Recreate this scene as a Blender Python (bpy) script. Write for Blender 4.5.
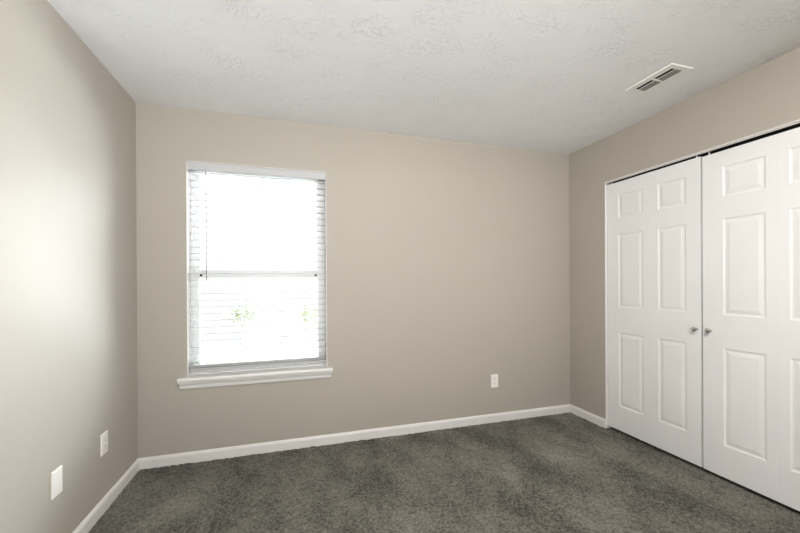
import bpy, bmesh, math, random
import numpy as np
from mathutils import Vector, Matrix, noise

for o in list(bpy.data.objects):
    bpy.data.objects.remove(o)
S = bpy.context.scene
C = S.collection

# ------------------------------------------------------------------ camera
CX, CY, CZ = 0.988, -2.780, 1.236
YAW, PITCH, ROLL, FPX = 0.29252, -0.00143, -0.00522, 357.98
cam_d = bpy.data.cameras.new('camera')
cam = bpy.data.objects.new('camera', cam_d)
C.objects.link(cam)
cam_d.sensor_width = 36.0
cam_d.lens = FPX * 36.0 / 800.0
cam_d.shift_y = 16.56 / 800.0
cam_d.clip_start = 0.02
fw = Vector((math.sin(YAW) * math.cos(PITCH), math.cos(YAW) * math.cos(PITCH), math.sin(PITCH)))
rt = Vector((math.cos(YAW), -math.sin(YAW), 0))
up = rt.cross(fw)
r2 = rt * math.cos(ROLL) + up * math.sin(ROLL)
u2 = -rt * math.sin(ROLL) + up * math.cos(ROLL)
cam.matrix_world = Matrix(((r2.x, u2.x, -fw.x, CX), (r2.y, u2.y, -fw.y, CY), (r2.z, u2.z, -fw.z, CZ), (0, 0, 0, 1)))
S.camera = cam

# ------------------------------------------------------------------ sky, lamp levels, exposure
SKY_F, GND_F = 1.6, 1.03        # radiance above / below the horizon straight out of the window
HOR_B = 13.5                   # added bright band near the horizon, set for the left wall's sheen
SKY_B, GND_B = 68.0, 120.0      # added bright side of sky / ground, shaped to light left wall and ceiling
SKY_R, GND_R = 2.8, 8.4        # sky / ground behind the viewer, set as fill through the added door
COL_F, COL_R = (0.97, 0.98, 1.0), (0.98, 0.98, 1.0)
FILL_LAMP = 215.0  # strength of the added, unseen ceiling lamp
FILL_LAMP_COL = (1.0, 0.96, 0.93)
EXPOSURE = 0.18
w = bpy.data.worlds.new('sky')
S.world = w
w.use_nodes = True
nt = w.node_tree
nt.nodes.clear()
bg = nt.nodes.new('ShaderNodeBackground')
out = nt.nodes.new('ShaderNodeOutputWorld')
tc = nt.nodes.new('ShaderNodeTexCoord')
sp = nt.nodes.new('ShaderNodeSeparateXYZ')
nt.links.new(tc.outputs['Generated'], sp.inputs[0])
def step(sock, a0, a1):
    n = nt.nodes.new('ShaderNodeMapRange')
    n.interpolation_type = 'SMOOTHSTEP'
    n.inputs['From Min'].default_value = a0
    n.inputs['From Max'].default_value = a1
    nt.links.new(sock, n.inputs['Value'])
    return n.outputs[0]
def mixc(fac, ca, cb):
    n = nt.nodes.new('ShaderNodeMix')
    n.data_type = 'RGBA'
    nt.links.new(fac, n.inputs[0])
    for k, c in ((6, ca), (7, cb)):
        if isinstance(c, tuple):
            n.inputs[k].default_value = (*c, 1)
        else:
            nt.links.new(c, n.inputs[k])
    return n.outputs[2]
zf = step(sp.outputs['Z'], -0.03, 0.03)
yf = step(sp.outputs['Y'], -0.3, 0.3)
def sc(c, k): return tuple(v * k for v in c)
dt = nt.nodes.new('ShaderNodeVectorMath'); dt.operation = 'DOT_PRODUCT'
flat = nt.nodes.new('ShaderNodeVectorMath'); flat.operation = 'MULTIPLY'
flat.inputs[1].default_value = (1, 1, 0)
nrm = nt.nodes.new('ShaderNodeVectorMath'); nrm.operation = 'NORMALIZE'
nt.links.new(tc.outputs['Generated'], flat.inputs[0])
nt.links.new(flat.outputs[0], nrm.inputs[0])
nt.links.new(nrm.outputs[0], dt.inputs[0])
dt.inputs[1].default_value = (math.sin(math.radians(62)), math.cos(math.radians(62)), 0)
bf = step(dt.outputs['Value'], 0.62, 0.84)
dim = mixc(zf, sc(COL_F, GND_F), sc(COL_F, SKY_F))
COL_B = (0.87, 0.945, 1.0)
bri = mixc(step(sp.outputs['Z'], -0.30, -0.12), sc(COL_B, GND_B), sc(COL_B, HOR_B))
bri = mixc(step(sp.outputs['Z'], 0.15, 0.35), bri, sc(COL_B, SKY_B))
front = mixc(bf, dim, bri)
rear = mixc(zf, sc(COL_R, GND_R), sc(COL_R, SKY_R))
nt.links.new(mixc(yf, rear, front), bg.inputs['Color'])
bg.inputs['Strength'].default_value = 1.0
nt.links.new(bg.outputs[0], out.inputs[0])

pd = bpy.data.lights.new('window_portal', 'AREA')
pd.shape = 'RECTANGLE'
pd.size, pd.size_y = 0.95, 1.46
pd.cycles.is_portal = True
po = bpy.data.objects.new('window_portal', pd)
C.objects.link(po)
po.location = (0.767, 0.16, 1.345)
po.rotation_euler = (math.radians(-90), 0, 0)
P2X0, P2X1, P2Z0, P2Z1 = 0.20, 2.20, 0.06, 2.06       # added, unseen glazed door that lets in fill light
pd2 = bpy.data.lights.new('fill_door_portal', 'AREA')
pd2.shape = 'RECTANGLE'
pd2.size, pd2.size_y = P2X1 - P2X0, P2Z1 - P2Z0
pd2.cycles.is_portal = True
po2 = bpy.data.objects.new('fill_door_portal', pd2)
C.objects.link(po2)
po2.location = ((P2X0 + P2X1) / 2, -3.60, (P2Z0 + P2Z1) / 2)
po2.rotation_euler = (math.radians(90), 0, 0)

S.view_settings.view_transform = 'Standard'
S.view_settings.look = 'None'
S.view_settings.gamma = 1.0
S.view_settings.use_curve_mapping = False
S.view_settings.exposure = EXPOSURE

# ------------------------------------------------------------------ materials
def mat(name, col, rough=0.5, spec=0.5, metal=0.0):
    m = bpy.data.materials.new(name)
    m.use_nodes = True
    b = m.node_tree.nodes['Principled BSDF']
    b.inputs['Base Color'].default_value = (*col, 1)
    b.inputs['Roughness'].default_value = rough
    b.inputs['Specular IOR Level'].default_value = spec
    b.inputs['Metallic'].default_value = metal
    return m, m.node_tree, b

def node(t, kind, **kw):
    n = t.nodes.new(kind)
    for k, v in kw.items():
        if k in n.inputs.keys() if isinstance(k, str) else False:
            n.inputs[k].default_value = v
        else:
            setattr(n, k, v)
    return n

def coords(t):
    return t.nodes.new('ShaderNodeNewGeometry').outputs['Position']

def add_noise(t, pos, scale, detail=2.0, rough=0.5):
    n = t.nodes.new('ShaderNodeTexNoise')
    n.inputs['Scale'].default_value = scale
    n.inputs['Detail'].default_value = detail
    n.inputs['Roughness'].default_value = rough
    t.links.new(pos, n.inputs['Vector'])
    return n

def add_bump(t, b, h, strength, dist):
    bu = t.nodes.new('ShaderNodeBump')
    bu.inputs['Strength'].default_value = strength
    bu.inputs['Distance'].default_value = dist
    t.links.new(h, bu.inputs['Height'])
    t.links.new(bu.outputs[0], b.inputs['Normal'])
    return bu

def tint(t, b, fac, c0, c1, p0=0.3, p1=0.7):
    r = t.nodes.new('ShaderNodeValToRGB')
    r.color_ramp.elements[0].position = p0
    r.color_ramp.elements[0].color = (*c0, 1)
    r.color_ramp.elements[1].position = p1
    r.color_ramp.elements[1].color = (*c1, 1)
    t.links.new(fac, r.inputs[0])
    t.links.new(r.outputs[0], b.inputs['Base Color'])
    return r

# greige wall paint with roller stipple
WALL = (0.420, 0.384, 0.335)
m_wall, t, b = mat('greige_paint', WALL, 0.58, 0.31)
pos = coords(t)
n1 = add_noise(t, pos, 1.3, 2)
tint(t, b, n1.outputs[0], tuple(c * 0.985 for c in WALL), tuple(c * 1.015 for c in WALL))
n2 = add_noise(t, pos, 260, 2)
add_bump(t, b, n2.outputs[0], 0.10, 0.001)

# ceiling: stomped / knockdown drywall texture
m_ceil, t, b = mat('textured_ceiling_paint', (0.84, 0.84, 0.84), 0.75, 0.3)
pos = coords(t)
warp = add_noise(t, pos, 14, 2)
mixv = t.nodes.new('ShaderNodeVectorMath'); mixv.operation = 'SCALE'
mixv.inputs['Scale'].default_value = 0.10
t.links.new(warp.outputs['Color'], mixv.inputs[0])
addv = t.nodes.new('ShaderNodeVectorMath'); addv.operation = 'ADD'
t.links.new(pos, addv.inputs[0]); t.links.new(mixv.outputs[0], addv.inputs[1])
nA = add_noise(t, addv.outputs[0], 55, 3, 0.6)
rA = t.nodes.new('ShaderNodeValToRGB')
rA.color_ramp.elements[0].position = 0.52
rA.color_ramp.elements[1].position = 0.62
t.links.new(nA.outputs[0], rA.inputs[0])
nB = add_noise(t, pos, 5, 2)
rB = t.nodes.new('ShaderNodeValToRGB')
rB.color_ramp.elements[0].position = 0.40
rB.color_ramp.elements[1].position = 0.62
t.links.new(nB.outputs[0], rB.inputs[0])
mu = t.nodes.new('ShaderNodeMath'); mu.operation = 'MULTIPLY'
t.links.new(rA.outputs[0], mu.inputs[0]); t.links.new(rB.outputs[0], mu.inputs[1])
nC = add_noise(t, pos, 150, 2)
ma = t.nodes.new('ShaderNodeMath'); ma.operation = 'MULTIPLY_ADD'
ma.inputs[1].default_value = 0.18
t.links.new(nC.outputs[0], ma.inputs[0]); t.links.new(mu.outputs[0], ma.inputs[2])
add_bump(t, b, ma.outputs[0], 0.75, 0.004)

# carpet: dark grey olive cut pile
m_carpet, t, b = mat('grey_cut_pile_carpet', (0.1, 0.1, 0.09), 0.95, 0.1)
pos = coords(t)
mp = t.nodes.new('ShaderNodeMapping')
mp.inputs['Rotation'].default_value = (0, 0, 0.5)
mp.inputs['Scale'].default_value = (1.0, 0.55, 1.0)
t.links.new(pos, mp.inputs[0])
big = add_noise(t, mp.outputs[0], 3.2, 4, 0.62)
fine = add_noise(t, pos, 70, 4, 0.75)
a1 = t.nodes.new('ShaderNodeMath'); a1.operation = 'MULTIPLY_ADD'
a1.inputs[1].default_value = 1.7
t.links.new(fine.outputs[0], a1.inputs[0])
a0 = t.nodes.new('ShaderNodeMath'); a0.operation = 'MULTIPLY_ADD'
a0.inputs[1].default_value = 1.05; a0.inputs[2].default_value = -0.91
t.links.new(big.outputs[0], a0.inputs[0])
t.links.new(a0.outputs[0], a1.inputs[2])
tint(t, b, a1.outputs[0], (0.030, 0.029, 0.021), (0.275, 0.264, 0.212), 0.2, 0.9)
f2 = add_noise(t, pos, 240, 2, 0.7)
add_bump(t, b, f2.outputs[0], 0.9, 0.006)
b.inputs['Sheen Weight'].default_value = 0.15

def plain(name, col, rough=0.5, spec=0.5, metal=0.0, bs=0.0, bscale=200, bdist=0.0005):
    m, t, b = mat(name, col, rough, spec, metal)
    pos = coords(t)
    n = add_noise(t, pos, 3.0, 2)
    tint(t, b, n.outputs[0], tuple(c * 0.985 for c in col), tuple(min(1, c * 1.01) for c in col))
    if bs:
        n = add_noise(t, pos, bscale, 2)
        add_bump(t, b, n.outputs[0], bs, bdist)
    return m

m_trim = plain('white_semigloss_trim', (0.74, 0.725, 0.70), 0.35)
m_door = plain('white_door_paint', (0.775, 0.775, 0.77), 0.38, bs=0.12, bscale=90)
m_plate = plain('white_plastic_plate', (0.82, 0.80, 0.76), 0.35)
m_vinyl = plain('white_vinyl', (0.82, 0.82, 0.81), 0.4)
m_slat = plain('white_blind_slat', (0.54, 0.54, 0.54), 0.4)
m_valance = plain('grey_white_valance', (0.50, 0.50, 0.505), 0.45)
m_rail = plain('shaded_bottom_rail', (0.42, 0.42, 0.43), 0.5)  # grey paints in the backlit shade on the rail's room side
m_lip = plain('grey_track_lip', (0.52, 0.51, 0.48), 0.5)
m_dark = plain('dark_latch', (0.05, 0.05, 0.05), 0.4)
m_black = plain('recess_shade', (0.02, 0.02, 0.02), 0.9, 0.1)  # near-black colour for the shade inside door track and register
m_slot = plain('outlet_slot', (0.10, 0.09, 0.08), 0.8, 0.1)
m_nickel = plain('satin_nickel', (0.62, 0.59, 0.54), 0.25, 0.5, 1.0)
m_wand = plain('grey_wand', (0.22, 0.22, 0.22), 0.25)
m_cord = plain('white_cord', (0.75, 0.75, 0.74), 0.8)
m_closet = plain('closet_wall_paint', (0.45, 0.43, 0.40), 0.8)
m_ground = plain('pale_concrete', (0.62, 0.60, 0.56), 0.9)
m_leaf = plain('shrub_leaf', (0.20, 0.225, 0.14), 0.6)
m_bark = plain('shrub_bark', (0.50, 0.47, 0.42), 0.9)
m_siding = plain('outside_siding', (0.6, 0.58, 0.55), 0.8)

m_glass = bpy.data.materials.new('window_glass')
m_glass.use_nodes = True
t = m_glass.node_tree
t.nodes.clear()
go = t.nodes.new('ShaderNodeOutputMaterial')
gt = t.nodes.new('ShaderNodeBsdfTransparent')
gt.inputs[0].default_value = (0.95, 0.96, 0.95, 1)
gg = t.nodes.new('ShaderNodeBsdfGlossy')
gg.inputs['Roughness'].default_value = 0.02
fr = t.nodes.new('ShaderNodeFresnel')
fr.inputs[0].default_value = 1.35
mx = t.nodes.new('ShaderNodeMixShader')
t.links.new(fr.outputs[0], mx.inputs[0])
t.links.new(gt.outputs[0], mx.inputs[1])
t.links.new(gg.outputs[0], mx.inputs[2])
t.links.new(mx.outputs[0], go.inputs[0])

m_lamp = bpy.data.materials.new('fill_lamp_glass')
m_lamp.use_nodes = True
b = m_lamp.node_tree.nodes['Principled BSDF']
b.inputs['Base Color'].default_value = (0.9, 0.87, 0.8, 1)
b.inputs['Emission Color'].default_value = (*FILL_LAMP_COL, 1)
b.inputs['Emission Strength'].default_value = FILL_LAMP

# ------------------------------------------------------------------ helpers
def add_box(bm, x0, x1, y0, y1, z0, z1, bev=0.0, seg=2):
    r = bmesh.ops.create_cube(bm, size=1.0)
    vs = r['verts']
    for v in vs:
        v.co = Vector((x0 + (v.co.x + .5) * (x1 - x0), y0 + (v.co.y + .5) * (y1 - y0), z0 + (v.co.z + .5) * (z1 - z0)))
    if bev > 0:
        es = list({e for v in vs for e in v.link_edges})
        bmesh.ops.bevel(bm, geom=es, offset=bev, segments=seg, profile=0.5, affect='EDGES')

def boxes(lst, bev=0.0, seg=2):
    bm = bmesh.new()
    for l in lst:
        add_box(bm, *l[:6], bev=(l[6] if len(l) > 6 else bev), seg=seg)
    return bm

def add_cyl(bm, p0, p1, r0, r1=None, n=16):
    r1 = r0 if r1 is None else r1
    p0, p1 = Vector(p0), Vector(p1)
    d = p1 - p0
    M = Matrix.Translation((p0 + p1) / 2) @ d.to_track_quat('Z', 'Y').to_matrix().to_4x4()
    bmesh.ops.create_cone(bm, cap_ends=True, segments=n, radius1=r0, radius2=r1, depth=d.length, matrix=M)

def add_lathe(bm, prof, M, n=28):
    rings = []
    for r, h in prof:
        if r < 1e-6:
            rings.append([bm.verts.new(M @ Vector((0, 0, h)))])
        else:
            rings.append([bm.verts.new(M @ Vector((r * math.cos(2 * math.pi * i / n), r * math.sin(2 * math.pi * i / n), h))) for i in range(n)])
    for a, c in zip(rings[:-1], rings[1:]):
        for i in range(n):
            j = (i + 1) % n
            if len(a) == 1 and len(c) > 1:
                bm.faces.new((a[0], c[i], c[j]))
            elif len(c) == 1 and len(a) > 1:
                bm.faces.new((a[i], a[j], c[0]))
            elif len(a) > 1:
                bm.faces.new((a[i], a[j], c[j], c[i]))

def add_prism(bm, prof, fn, a, c):
    """extrude closed 2D profile between parameters a and c; fn(p, q, s) -> Vector"""
    A = [bm.verts.new(fn(p, q, a)) for p, q in prof]
    B = [bm.verts.new(fn(p, q, c)) for p, q in prof]
    n = len(prof)
    for i in range(n):
        j = (i + 1) % n
        bm.faces.new((A[i], A[j], B[j], B[i]))
    bm.faces.new(A[::-1]); bm.faces.new(B)

def obj(name, bm, m, parent=None, smooth=False, origin=None):
    me = bpy.data.meshes.new(name)
    bmesh.ops.recalc_face_normals(bm, faces=bm.faces)
    if origin is not None:
        bmesh.ops.translate(bm, verts=bm.verts, vec=-Vector(origin))
    bm.to_mesh(me)
    bm.free()
    me.materials.append(m)
    if smooth:
        for p in me.polygons:
            p.use_smooth = True
        try:
            me.set_sharp_from_angle(angle=math.radians(35))
        except Exception:
            pass
    o = bpy.data.objects.new(name, me)
    C.objects.link(o)
    if origin is not None:
        o.location = origin
    if parent is not None:
        o.parent = parent
    return o

def tag(o, label=None, cat=None, group=None, kind=None):
    if label: o['label'] = label
    if cat: o['category'] = cat
    if group: o['group'] = group
    if kind: o['kind'] = kind
    return o

def thing(name, loc, label=None, cat=None, group=None, kind=None, rz=0):
    o = bpy.data.objects.new(name, None)
    C.objects.link(o)
    o.location = loc
    o.rotation_euler = (0, 0, rz)
    o.empty_display_size = 0.05
    return tag(o, label, cat, group, kind)

# ------------------------------------------------------------------ room shell
W, H, YF = 3.502, 2.44, -3.45
T = 0.12                                   # wall thickness (exterior wall with the window)
OX0, OX1, OZ0, OZ1 = 0.294, 1.240, 0.577, 2.082      # window opening
KY0, KY1, KZ = -0.400, -1.895, 2.068                  # closet opening
CD = 0.62                                             # closet depth

# floor: carpet pile as a densely displaced grid
nx, ny = 640, 560
xs = np.linspace(0.0, W + 0.09, nx)
ys = np.linspace(YF, 0.0, ny)
gx, gy = np.meshgrid(xs, ys)
rng = np.random.default_rng(4)
h = rng.random((ny, nx)) * 0.006 - 0.006
low = rng.random((ny // 4 + 1, nx // 4 + 1))
low = np.kron(low, np.ones((4, 4)))[:ny, :nx]
h = h + (low - 1.0) * 0.004 + 0.010
gx = gx + (rng.random((ny, nx)) - .5) * 0.004
gy = gy + (rng.random((ny, nx)) - .5) * 0.004
gx[:, 0] = 0; gx[:, -1] = W + 0.09; gy[0, :] = YF; gy[-1, :] = 0
co = np.stack([gx, gy, h], -1).reshape(-1, 3)
idx = np.arange(nx * ny).reshape(ny, nx)
f = np.stack([idx[:-1, :-1], idx[:-1, 1:], idx[1:, 1:], idx[1:, :-1]], -1).reshape(-1, 4)
me = bpy.data.meshes.new('floor')
me.vertices.add(len(co)); me.vertices.foreach_set('co', co.ravel())
me.loops.add(f.size); me.loops.foreach_set('vertex_index', f.ravel())
me.polygons.add(len(f)); me.polygons.foreach_set('loop_start', np.arange(0, f.size, 4)); me.polygons.foreach_set('loop_total', np.full(len(f), 4))
me.update(); me.validate()
me.materials.append(m_carpet)
fl = bpy.data.objects.new('floor', me)
C.objects.link(fl)
tag(fl, 'dark grey cut-pile carpet with lighter brushed patches', 'floor', kind='structure')

tag(obj('ceiling', boxes([(-T, W + 0.9, YF - T, T, H, H + 0.1)]), m_ceil), 'off-white ceiling with stomped drywall texture', 'ceiling', kind='structure')
tag(obj('wall_left', boxes([(-T, 0, YF - T, T, -0.1, H)]), m_wall), 'light greige painted wall on the left', 'wall', kind='structure')
tag(obj('wall_front', boxes([(0, P2X0, YF - T, YF, -0.1, H), (P2X1, W + 0.9, YF - T, YF, -0.1, H),
                             (P2X0, P2X1, YF - T, YF, -0.1, P2Z0), (P2X0, P2X1, YF - T, YF, P2Z1, H)]), m_wall), 'greige painted wall behind the viewer', 'wall', kind='structure')
tag(obj('wall_back', boxes([(0, OX0, 0, T, -0.1, H), (OX1, W + 0.9, 0, T, -0.1, H),
                            (OX0, OX1, 0, T, -0.1, OZ0), (OX0, OX1, 0, T, OZ1, H)]), m_wall),
    'greige painted wall with the blind-covered window', 'wall', kind='structure')
RT = 0.115
tag(obj('wall_right', boxes([(W, W + RT, KY0, 0, -0.1, H), (W, W + RT, YF, KY1, -0.1, H),
                             (W, W + RT, KY1, KY0, KZ, H)]), m_wall),
    'greige painted wall around the white closet doors', 'wall', kind='structure')
tag(obj('wall_closet', boxes([(W + RT + CD, W + RT + CD + .05, YF, 0, -0.1, H)]), m_closet), 'back wall inside the closed closet', 'wall', kind='structure')
tag(obj('floor_closet', boxes([(W + 0.09, W + RT + CD, YF, 0, -0.1, 0.004)]), m_carpet), 'carpet inside the closed closet', 'floor', kind='structure')

# baseboards
BH, BT = 0.078, 0.013
bprof = [(0, 0), (BT, 0), (BT, BH - 0.018), (BT * 0.82, BH - 0.010), (BT * 0.55, BH - 0.003), (BT * 0.3, BH), (0, BH)]
bm = bmesh.new(); add_prism(bm, bprof, lambda p, q, s: Vector((s, -p, q - .004 * (q == 0))), 0, W)
tag(obj('baseboard_back', bm, m_trim), 'white baseboard along the window wall', 'baseboard', kind='structure')
bm = bmesh.new(); add_prism(bm, bprof, lambda p, q, s: Vector((p, s, q - .004 * (q == 0))), YF, -BT)
tag(obj('baseboard_left', bm, m_trim), 'white baseboard along the left wall', 'baseboard', kind='structure')
bm = bmesh.new(); add_prism(bm, bprof, lambda p, q, s: Vector((W - p, s, q - .004 * (q == 0))), KY0, -BT)
add_prism(bm, bprof, lambda p, q, s: Vector((W - p, s, q - .004 * (q == 0))), YF, KY1)
tag(obj('baseboard_right', bm, m_trim), 'short white baseboard between corner and closet', 'baseboard', kind='structure')

# closet jamb liner (thin white return) + header track fascia
JT = 0.006
bm = boxes([(W - 0.001, W + RT, KY0 - JT, KY0, -0.004, KZ), (W - 0.001, W + RT, KY1, KY1 + JT, -0.004, KZ),
            (W - 0.001, W + RT, KY1, KY0, KZ - JT, KZ)], 0.001, 1)
tag(obj('trim_1', bm, m_trim), 'thin white jamb lining the closet opening', 'trim', kind='structure')
bm = boxes([(W + 0.006, W + 0.009, KY1 + JT, KY0 - JT, KZ - JT - 0.010, KZ - JT)], 0.0006, 1)
tag(obj('trim_2', bm, m_lip), 'pale grey front lip of the door track under the closet header', 'track', kind='structure')
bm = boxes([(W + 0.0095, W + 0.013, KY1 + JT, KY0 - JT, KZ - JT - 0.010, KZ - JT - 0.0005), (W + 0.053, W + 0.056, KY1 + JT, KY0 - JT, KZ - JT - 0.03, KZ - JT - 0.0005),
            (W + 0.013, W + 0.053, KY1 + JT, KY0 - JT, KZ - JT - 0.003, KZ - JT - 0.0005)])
tag(obj('trim_3', bm, m_black), 'door track channel above the closet doors, blackened as shade', 'track', kind='structure')  # shade inside the track is put into its colour

# ------------------------------------------------------------------ closet bifold doors
DX = W + 0.016           # front face of doors
DT = 0.034
DZ0, DZ1 = 0.030, 2.034
PZ = [(0.226, 0.824), (1.027, 1.618), (1.750, 1.936)]
PROF = [(0.0, 0.0), (0.003, 0.0022), (0.008, 0.0042), (0.014, 0.0046), (0.019, 0.0036), (0.033, 0.0010), (0.038, 0.0006)]

def leaf_bm(y0, y1, p0, p1, DZ1):
    """y0>y1 (towards camera is negative). front face at x=0 local, looking -x"""
    bm = bmesh.new()
    bv = 0.0006
    Ys = [y0 - bv, p0, p1, y1 + bv]
    Zs = [DZ0 + bv] + [z for pz in PZ for z in pz] + [DZ1 - bv]
    def V(x, y, z): return bm.verts.new((DX + x, y, z))
    for i in range(3):
        for j in range(7):
            a, c, e, g = Ys[i], Ys[i + 1], Zs[j], Zs[j + 1]
            if i == 1 and j in (1, 3, 5):
                prev = None
                for ins, dep in PROF:
                    ring = [V(dep, a - ins, e + ins), V(dep, c + ins, e + ins), V(dep, c + ins, g - ins), V(dep, a - ins, g - ins)]
                    if prev:
                        for k in range(4):
                            bm.faces.new((prev[k], prev[(k + 1) % 4], ring[(k + 1) % 4], ring[k]))
                    prev = ring
                bm.faces.new(prev)
            else:
                bm.faces.new((V(0, a, e), V(0, c, e), V(0, c, g), V(0, a, g)))
    # edge rounding, sides, back
    F = [(y0 - bv, DZ0 + bv), (y1 + bv, DZ0 + bv), (y1 + bv, DZ1 - bv), (y0 - bv, DZ1 - bv)]
    G = [(y0, DZ0), (y1, DZ0), (y1, DZ1), (y0, DZ1)]
    r0 = [V(0, *q) for q in F]; r1 = [V(bv, *q) for q in G]; r2_ = [V(DT, *q) for q in G]
    for k in range(4):
        l = (k + 1) % 4
        bm.faces.new((r0[k], r0[l], r1[l], r1[k]))
        bm.faces.new((r1[k], r1[l], r2_[l], r2_[k]))
    bm.faces.new(r2_)
    bmesh.ops.remove_doubles(bm, verts=bm.verts, dist=1e-5)
    return bm

def knob(parent, y, z):
    M = Matrix.Translation((DX, y, z)) @ Matrix.Rotation(math.radians(-90), 4, 'Y')
    bm = bmesh.new()
    add_lathe(bm, [(0.0, 0.0), (0.0095, 0.0), (0.0095, 0.002), (0.0055, 0.004), (0.005, 0.012), (0.009, 0.015), (0.0145, 0.019),
                   (0.0158, 0.023), (0.0145, 0.0275), (0.009, 0.030), (0.0, 0.0308)], M)
    return tag(obj('knob', bm, m_nickel, parent, smooth=True), 'round satin nickel knob')

def bifold(name, ya, ym, yb, pa, pb, kleaf, ky, label, top=DZ1):
    root = thing(name, (DX, (ya + yb) / 2, 0), label, 'closet door', kind='structure')
    g = 0.0
    for i, (a, c, p) in enumerate([(ya, ym + g, pa), (ym - g, yb, pb)]):
        lf = obj('door_leaf', leaf_bm(a, c, *p, top), m_door)
        lf.parent = root
        lf.matrix_parent_inverse = Matrix.Translation((-DX, -(ya + yb) / 2, 0))
        if i == kleaf:
            knob(lf, ky, 0.922)
        yp = (a - 0.022) if i == (1 - kleaf) else None
        # pivot / guide pin between leaf top and track
        py = (ya - 0.03 if i == 0 else yb + 0.03)
        bm = bmesh.new()
        add_cyl(bm, (DX + 0.017, py, DZ1 - 0.01), (DX + 0.017, py, KZ - JT - 0.001), 0.0045)
        obj('guide_pin', bm, m_vinyl, lf, smooth=True)
    return root

bifold('door_1', -0.410, -0.783, -1.1225, (-0.515, -0.726), (-0.842, -1.034), 1, -1.097,
       'white six-panel folding closet door nearest the room corner', 2.041)
bifold('door_2', -1.1350, -1.511, -1.884, (-1.250, -1.457), (-1.557, -1.764), 0, -1.177,
       'white six-panel folding closet door cut by the frame edge')

# ------------------------------------------------------------------ window unit (window_1)
win = thing('window_1', (0.767, 0.06, OZ0), 'white window with divided lower sash and a moulded sill', 'window', kind='structure')
def wchild(name, bm, m, smooth=False, label=None, parent=None):
    o = obj(name, bm, m, None, smooth)
    o.parent = parent or win
    if parent is None:
        o.matrix_parent_inverse = Matrix.Translation((-0.767, -0.06, -OZ0))
    if label: o['label'] = label
    return o
LT = 0.004   # painted return lining the opening
SZ = 0.592   # sill top
wchild('jamb_lining', boxes([(OX0, OX0 + LT, -0.001, T, SZ, OZ1), (OX1 - LT, OX1, -0.001, T, SZ, OZ1),
                       (OX0, OX1, -0.001, T, OZ1 - LT, OZ1)]), m_trim)
FX0, FX1, FZ0, FZ1 = OX0 + LT, OX1 - LT, SZ, OZ1 - LT
FWD = 0.022
Y0, Y1 = 0.082, 0.130
wchild('frame', boxes([(FX0, FX0 + FWD, Y0, Y1, FZ0, FZ1), (FX1 - FWD, FX1, Y0, Y1, FZ0, FZ1),
                       (FX0 + FWD, FX1 - FWD, Y0, Y1, FZ0, FZ0 + 0.018), (FX0 + FWD, FX1 - FWD, Y0, Y1, FZ1 - 0.025, FZ1)], 0.0015, 1), m_vinyl)
SX0, SX1 = FX0 + FWD, FX1 - FWD
ST = 0.034
# upper sash (outer track)
UY0, UY1 = 0.108, 0.126
MZ = 1.290
us = wchild('upper_sash', boxes([(SX0, SX0 + ST, UY0, UY1, MZ, FZ1 - .025), (SX1 - ST, SX1, UY0, UY1, MZ, FZ1 - .025),
                       (SX0 + ST, SX1 - ST, UY0, UY1, MZ + 0.012, MZ + 0.048), (SX0 + ST, SX1 - ST, UY0, UY1, FZ1 - .06, FZ1 - .025)], 0.0015, 1), m_vinyl)
wchild('glass', boxes([(SX0 + ST, SX1 - ST, 0.115, 0.119, MZ + .048, FZ1 - .06)]), m_glass, parent=us)
# lower sash (inner track)
LY0, LY1 = 0.085, 0.105
ls = wchild('lower_sash', boxes([(SX0, SX0 + ST, LY0, LY1, FZ0 + .018, MZ + .026), (SX1 - ST, SX1, LY0, LY1, FZ0 + .018, MZ + .026),
                       (SX0 + ST, SX1 - ST, LY0, LY1, MZ - .014, MZ + .026), (SX0 + ST, SX1 - ST, LY0, LY1, FZ0 + .018, FZ0 + .058)], 0.0015, 1), m_vinyl)
wchild('glass', boxes([(SX0 + ST, SX1 - ST, 0.093, 0.097, FZ0 + .058, MZ - .014)]), m_glass, parent=ls)
gx0, gx1 = SX0 + ST, SX1 - ST
for k in (1, 2):
    x = gx0 + (gx1 - gx0) * k / 3
    wchild('muntin', boxes([(x - .005, x + .005, 0.0885, 0.0925, FZ0 + .058, MZ - .014)]), m_vinyl, parent=ls)
for x in (SX0 + 0.045, SX1 - 0.050):
    wchild('tilt_latch', boxes([(x - .008, x + .008, 0.072, 0.0845, MZ - .002, MZ + .014)], 0.002), m_dark, parent=ls, label='small dark latch on the sash rail')
# sill board (stool) with rounded nose, and moulded apron
bm = bmesh.new()
front = [(-0.040, 0.583), (-0.0385, 0.5885), (-0.034, 0.592), (0.0, 0.592), (0.0, 0.556), (-0.031, 0.556), (-0.033, 0.562), (-0.0385, 0.570), (-0.040, 0.576)]
add_prism(bm, front, lambda p, q, s: Vector((s, p, q)), 0.242, 1.280)
add_box(bm, OX0, OX1, 0.0, Y0, 0.577, 0.592)
wchild('sill', bm, m_trim, smooth=True)
bm = bmesh.new()
ap = [(0, 0.556), (-0.027, 0.556), (-0.027, 0.552), (-0.020, 0.546), (-0.017, 0.538), (-0.015, 0.532), (-0.015, 0.520), (-0.012, 0.515), (0, 0.515)]
add_prism(bm, ap, lambda p, q, s: Vector((s, p, q)), 0.250, 1.272)
wchild('apron', bm, m_trim, smooth=True)

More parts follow.
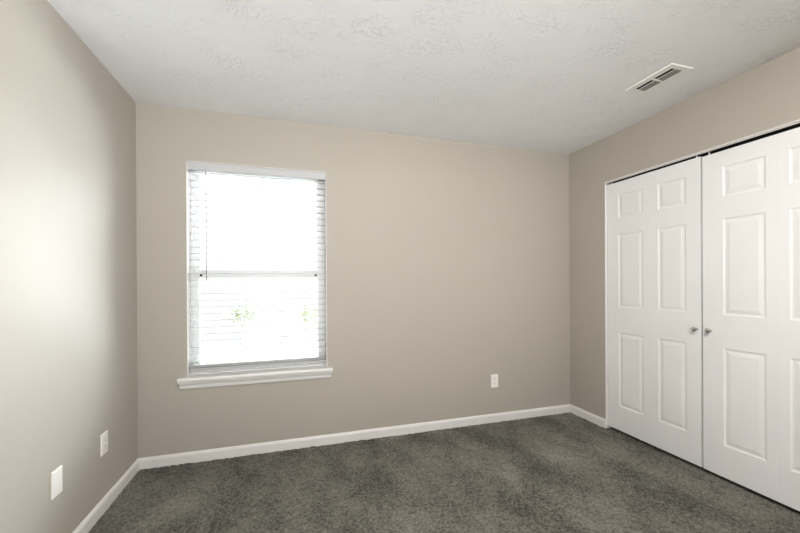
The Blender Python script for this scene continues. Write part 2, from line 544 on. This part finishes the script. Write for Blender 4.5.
# glazed door added behind the viewer as a fill-light opening
gd = thing('fill_door', ((P2X0 + P2X1) / 2, YF, 0), 'wide glazed door added unseen behind the viewer for fill light', 'door', kind='structure')
def gchild(name, bm, m, parent=None):
    o = obj(name, bm, m)
    o.parent = parent or gd
    if parent is None:
        o.matrix_parent_inverse = Matrix.Translation((-(P2X0 + P2X1) / 2, -YF, 0))
    return o
gchild('frame', boxes([(P2X0, P2X0 + .05, YF - .09, YF - .02, P2Z0, P2Z1), (P2X1 - .05, P2X1, YF - .09, YF - .02, P2Z0, P2Z1),
                       (P2X0 + .05, P2X1 - .05, YF - .09, YF - .02, P2Z0, P2Z0 + .05), (P2X0 + .05, P2X1 - .05, YF - .09, YF - .02, P2Z1 - .05, P2Z1),
                       (1.175, 1.225, YF - .09, YF - .02, P2Z0 + .05, P2Z1 - .05)], 0.002, 1), m_vinyl)
gchild('glass', boxes([(P2X0 + .05, 1.175, YF - .06, YF - .055, P2Z0 + .05, P2Z1 - .05)]), m_glass)
gchild('glass', boxes([(1.225, P2X1 - .05, YF - .06, YF - .055, P2Z0 + .05, P2Z1 - .05)]), m_glass)

# ------------------------------------------------------------------ blind
BX0, BX1 = OX0 + 0.009, OX1 - 0.009
blind = thing('window_blind', (0.767, 0.04, OZ1 - 0.005), 'white horizontal slat blind hanging open inside the window opening', 'blind')
def bchild(name, bm, m, smooth=False, label=None):
    o = obj(name, bm, m, None, smooth)
    o.parent = blind
    o.matrix_parent_inverse = Matrix.Translation((-0.767, -0.04, -(OZ1 - 0.005)))
    if label: o['label'] = label
    return o
vp = [(0.006, 2.0775), (0.004, 2.073), (0.004, 2.034), (0.006, 2.030), (0.006, 2.0255), (0.014, 2.0255), (0.014, 2.0775)]
bm = bmesh.new(); add_prism(bm, vp, lambda p, q, s: Vector((s, p, q)), OX0 + .0055, OX1 - .0055)
bchild('valance', bm, m_valance)
bchild('headrail', boxes([(BX0, BX1, 0.018, 0.070, 2.028, 2.070)], 0.002), m_slat)
SC, SWD = 0.046, 0.050
pitch = 0.0469
slat_top = 2.011
slz = []
z = slat_top
while z > 0.69:
    slz.append(z); z -= pitch
bm = bmesh.new()
stack = [0.6660, 0.6600, 0.6540]
for z in slz + stack:
    top = [(SC - SWD / 2, z), (SC - SWD / 4, z + .0018), (SC, z + .0024), (SC + SWD / 4, z + .0018), (SC + SWD / 2, z)]
    bot = [(p, q - .0034) for p, q in top[::-1]]
    add_prism(bm, top + bot, lambda p, q, s: Vector((s, p, q)), BX0, BX1)
bchild('slats', bm, m_slat)
bchild('bottom_rail', boxes([(BX0, BX1, SC - .026, SC + .026, 0.630, 0.646)], 0.003), m_rail)
for x in (0.470, 0.765, 1.075):
    bm = bmesh.new()
    for y in (SC - SWD / 2 - .0015, SC + SWD / 2 + .0015):
        add_cyl(bm, (x, y, 0.635), (x, y, 2.03), 0.0007, n=6)
    for z in slz:
        add_cyl(bm, (x, SC - SWD / 2 - .0015, z - .0032), (x, SC + SWD / 2 + .0015, z - .0032), 0.0005, n=5)
    bchild('ladder_cord', bm, m_cord)
bm = bmesh.new()
add_cyl(bm, (0.4135, 0.012, 1.285), (0.4135, 0.012, 2.026), 0.0028, n=6)
add_cyl(bm, (0.4135, 0.012, 1.262), (0.4135, 0.012, 1.290), 0.0042, 0.0032, n=10)
bchild('tilt_wand', bm, m_wand, label='thin grey tilt wand')

# ------------------------------------------------------------------ wall plates
def plate(name, label, loc, rz, duplex, depth=0.006, hw=0.035):
    """local: plate in xz plane, facing -y"""
    root = thing(name, loc, label, 'outlet' if duplex else 'wall plate', rz=rz)
    bm = bmesh.new()
    hh = 0.0575
    A = [(-hw, -hh), (hw, -hh), (hw, hh), (-hw, hh)]
    rings = [(0.0, 0.0), (0.0, -depth * .55), (0.0015, -depth * .85), (0.004, -depth)]
    prev = None
    for ins, y in rings:
        ring = [bm.verts.new((px - math.copysign(ins, px), y, pz - math.copysign(ins, pz))) for px, pz in A]
        if prev:
            for k in range(4):
                bm.faces.new((prev[k], prev[(k + 1) % 4], ring[(k + 1) % 4], ring[k]))
        else:
            bm.faces.new(ring[::-1])
        prev = ring
    bm.faces.new(prev)
    obj('cover_plate', bm, m_plate, root)
    if duplex:
        for s in (1, -1):
            bm = bmesh.new()
            zc = s * 0.0195
            pts = []
            n = 24
            for i in range(n):
                a = 2 * math.pi * i / n
                pts.append((0.0172 * math.cos(a), max(-0.0125, min(0.0125, 0.0172 * math.sin(a)))))
            add_prism(bm, pts, lambda p, q, t_: Vector((p, t_, zc + q)), -depth + .001, -depth - .0022)
            r = obj('receptacle', bm, m_plate, root)
            bm = boxes([(-.0075, -.0052, -depth - .0026, -depth - .002, zc - .001, zc + .008),
                        (.0052, .0075, -depth - .0026, -depth - .002, zc - .000, zc + .007),
                        (-.0022, .0022, -depth - .0026, -depth - .002, zc - .0085, zc - .0040)])
            obj('slots', bm, m_slot, r)
        screws = (0.0,)
    else:
        screws = (0.030, -0.030)
    for zc in screws:
        bm = bmesh.new()
        add_lathe(bm, [(0.0034, 0.0), (0.0034, 0.0010), (0.0022, 0.0016), (0.0, 0.0018)],
                  Matrix.Translation((0, -depth, zc)) @ Matrix.Rotation(math.radians(90), 4, 'X'), 16)
        obj('screw', bm, m_plate, root, smooth=True)
    return root

plate('electrical_outlet', 'white duplex outlet on the window wall, right of the window', (2.690, 0.0, 0.3655), 0, True)
plate('electrical_outlet', 'white duplex outlet on the left wall near the corner', (0.0, -0.447, 0.3685), math.radians(90), True, 0.007)
plate('blank_wall_plate', 'plain white cover plate on the left wall, nearest the viewer', (0.0, -0.859, 0.3755), math.radians(90), False, 0.008, 0.0345)

# ------------------------------------------------------------------ ceiling register
vent = thing('ceiling_vent', (3.083, -1.177, H), 'white metal air register set in the ceiling near the closet', 'vent')
VX, VY = 0.082, 0.146
ix0, ix1 = -0.040, 0.040
iy = 0.114
bm = bmesh.new()
outer = [(-VX, -VY), (VX, -VY), (VX, VY), (-VX, VY)]
inner = [(ix0, -iy), (ix1, -iy), (ix1, iy), (ix0, iy)]
R0 = [bm.verts.new((x, y, 0.0)) for x, y in outer]
R1 = [bm.verts.new((x * .985, y * .99, -0.004)) for x, y in outer]
R1b = [bm.verts.new((x * .93, y * .965, -0.006)) for x, y in outer]
R2 = [bm.verts.new((x, y, -0.006)) for x, y in inner]
R3 = [bm.verts.new((x, y, 0.0)) for x, y in inner]
for A, B in ((R0, R1), (R1, R1b), (R1b, R2), (R2, R3)):
    for k in range(4):
        bm.faces.new((A[k], A[(k + 1) % 4], B[(k + 1) % 4], B[k]))
obj('frame', bm, m_plate, vent)
obj('backing', boxes([(ix0, ix1, -iy, iy, -0.0012, -0.0002)]), m_black, vent, )  # black sheet painted as the shade behind the louvers
obj('divider', boxes([(ix0, ix1, -.004, .004, -0.0075, -0.001)]), m_plate, vent)
m_louver = plain('grey_louver', (0.26, 0.25, 0.22), 0.5)
for s in (-1, 1):
    ya, yb = (0.004, iy) if s > 0 else (-iy, -0.004)
    bm = bmesh.new()
    def blade(xc, wd, ang):
        c, s_ = math.cos(ang), math.sin(ang)
        pr = [(-wd / 2, -.0004), (wd / 2, -.0004), (wd / 2, .0004), (-wd / 2, .0004)]
        add_prism(bm, pr, lambda p, q, t_: Vector((xc + p * c - q * s_, t_, -0.0042 + p * s_ + q * c)), ya, yb)
    blade(-0.0125, 0.0055, math.radians(-10))
    obj('front_louver', bm, m_plate, vent)
    bm = bmesh.new()
    for k in range(6):
        blade(-0.0040 + k * 0.0080, 0.0052, math.radians(-30))
    obj('louvers', bm, m_louver, vent)

# ------------------------------------------------------------------ added fill lamp on the ceiling (out of view)
lamp = thing('fill_ceiling_lamp', (2.00, -2.45, H), 'round flush-mounted glass ceiling lamp added out of view for fill light', 'lamp')
M = Matrix.Rotation(math.pi, 4, 'X')
bm = bmesh.new(); add_lathe(bm, [(0, 0), (0.165, 0), (0.165, 0.018), (0.150, 0.026), (0, 0.026)], M, 40)
obj('base', bm, m_nickel, lamp, smooth=True)
bm = bmesh.new(); add_lathe(bm, [(0.148, 0.026), (0.146, 0.045), (0.130, 0.070), (0.095, 0.092), (0.05, 0.103), (0, 0.106)], M, 40)
obj('glass_shade', bm, m_lamp, lamp, smooth=True)
bm = bmesh.new(); add_lathe(bm, [(0.0, 0.100), (0.008, 0.102), (0.008, 0.114), (0.0, 0.120)], M, 16)
obj('finial', bm, m_nickel, lamp, smooth=True)

# ------------------------------------------------------------------ outdoors
tag(obj('ground', boxes([(-3.0, 5.0, 3.6, 8.0, -0.6, -0.45)]), m_ground), 'pale planting bed outside the window', 'ground', kind='structure')

def shrub(x, y, z0, rx, zc, rz_, label, seed, nleaf=900):
    """small clipped standard: thin stem with branches and a loose round crown"""
    rr = random.Random(seed)
    root = thing('shrub', (x, y, z0), label, 'shrub', 'shrubs outside the window')
    zc, zs = zc - z0, 0
    bm = bmesh.new()
    add_cyl(bm, (0, 0, -0.02), (0, 0, zc - rz_ * .6), 0.016, 0.011, 8)
    for k in range(7):
        a = k * 0.9 + rr.random(); l = rx * (0.35 + .4 * rr.random())
        add_cyl(bm, (0, 0, zc - rz_ * .7), (l * math.cos(a), l * math.sin(a), zc + rz_ * (rr.random() - .3)), 0.009, 0.004, 6)
    obj('stem', bm, m_bark, root)
    bm = bmesh.new()
    for k in range(nleaf):
        u, v = rr.random() * 2 * math.pi, math.acos(2 * rr.random() - 1)
        rad = 0.45 + 0.55 * rr.random()
        lump = 1 + 0.30 * math.sin(3 * u + seed) * math.sin(3 * v + seed)
        p = Vector((rx * rad * lump * math.sin(v) * math.cos(u), rx * rad * lump * math.sin(v) * math.sin(u), zc + rz_ * lump * rad * math.cos(v)))
        s_ = 0.014 + 0.014 * rr.random()
        q = Matrix.Rotation(rr.random() * 6.28, 3, 'Z') @ Matrix.Rotation(rr.random() * 2.4 - 1.2, 3, 'X')
        vs = [bm.verts.new(p + q @ Vector(c)) for c in ((-s_ * 1.6, 0, 0), (0, -s_ * .7, s_ * .2), (s_ * 1.6, 0, 0), (0, s_ * .7, s_ * .2))]
        bm.faces.new(vs)
    tag(obj('foliage', bm, m_leaf, root), kind='stuff')
    return root
shrub(0.10, 5.0, -0.45, 0.34, 0.62, 0.20, 'pale green shrub seen through the left of the lower sash', 3)
shrub(1.33, 5.2, -0.45, 0.32, 0.56, 0.24, 'pale green shrub seen through the right of the lower sash', 8)
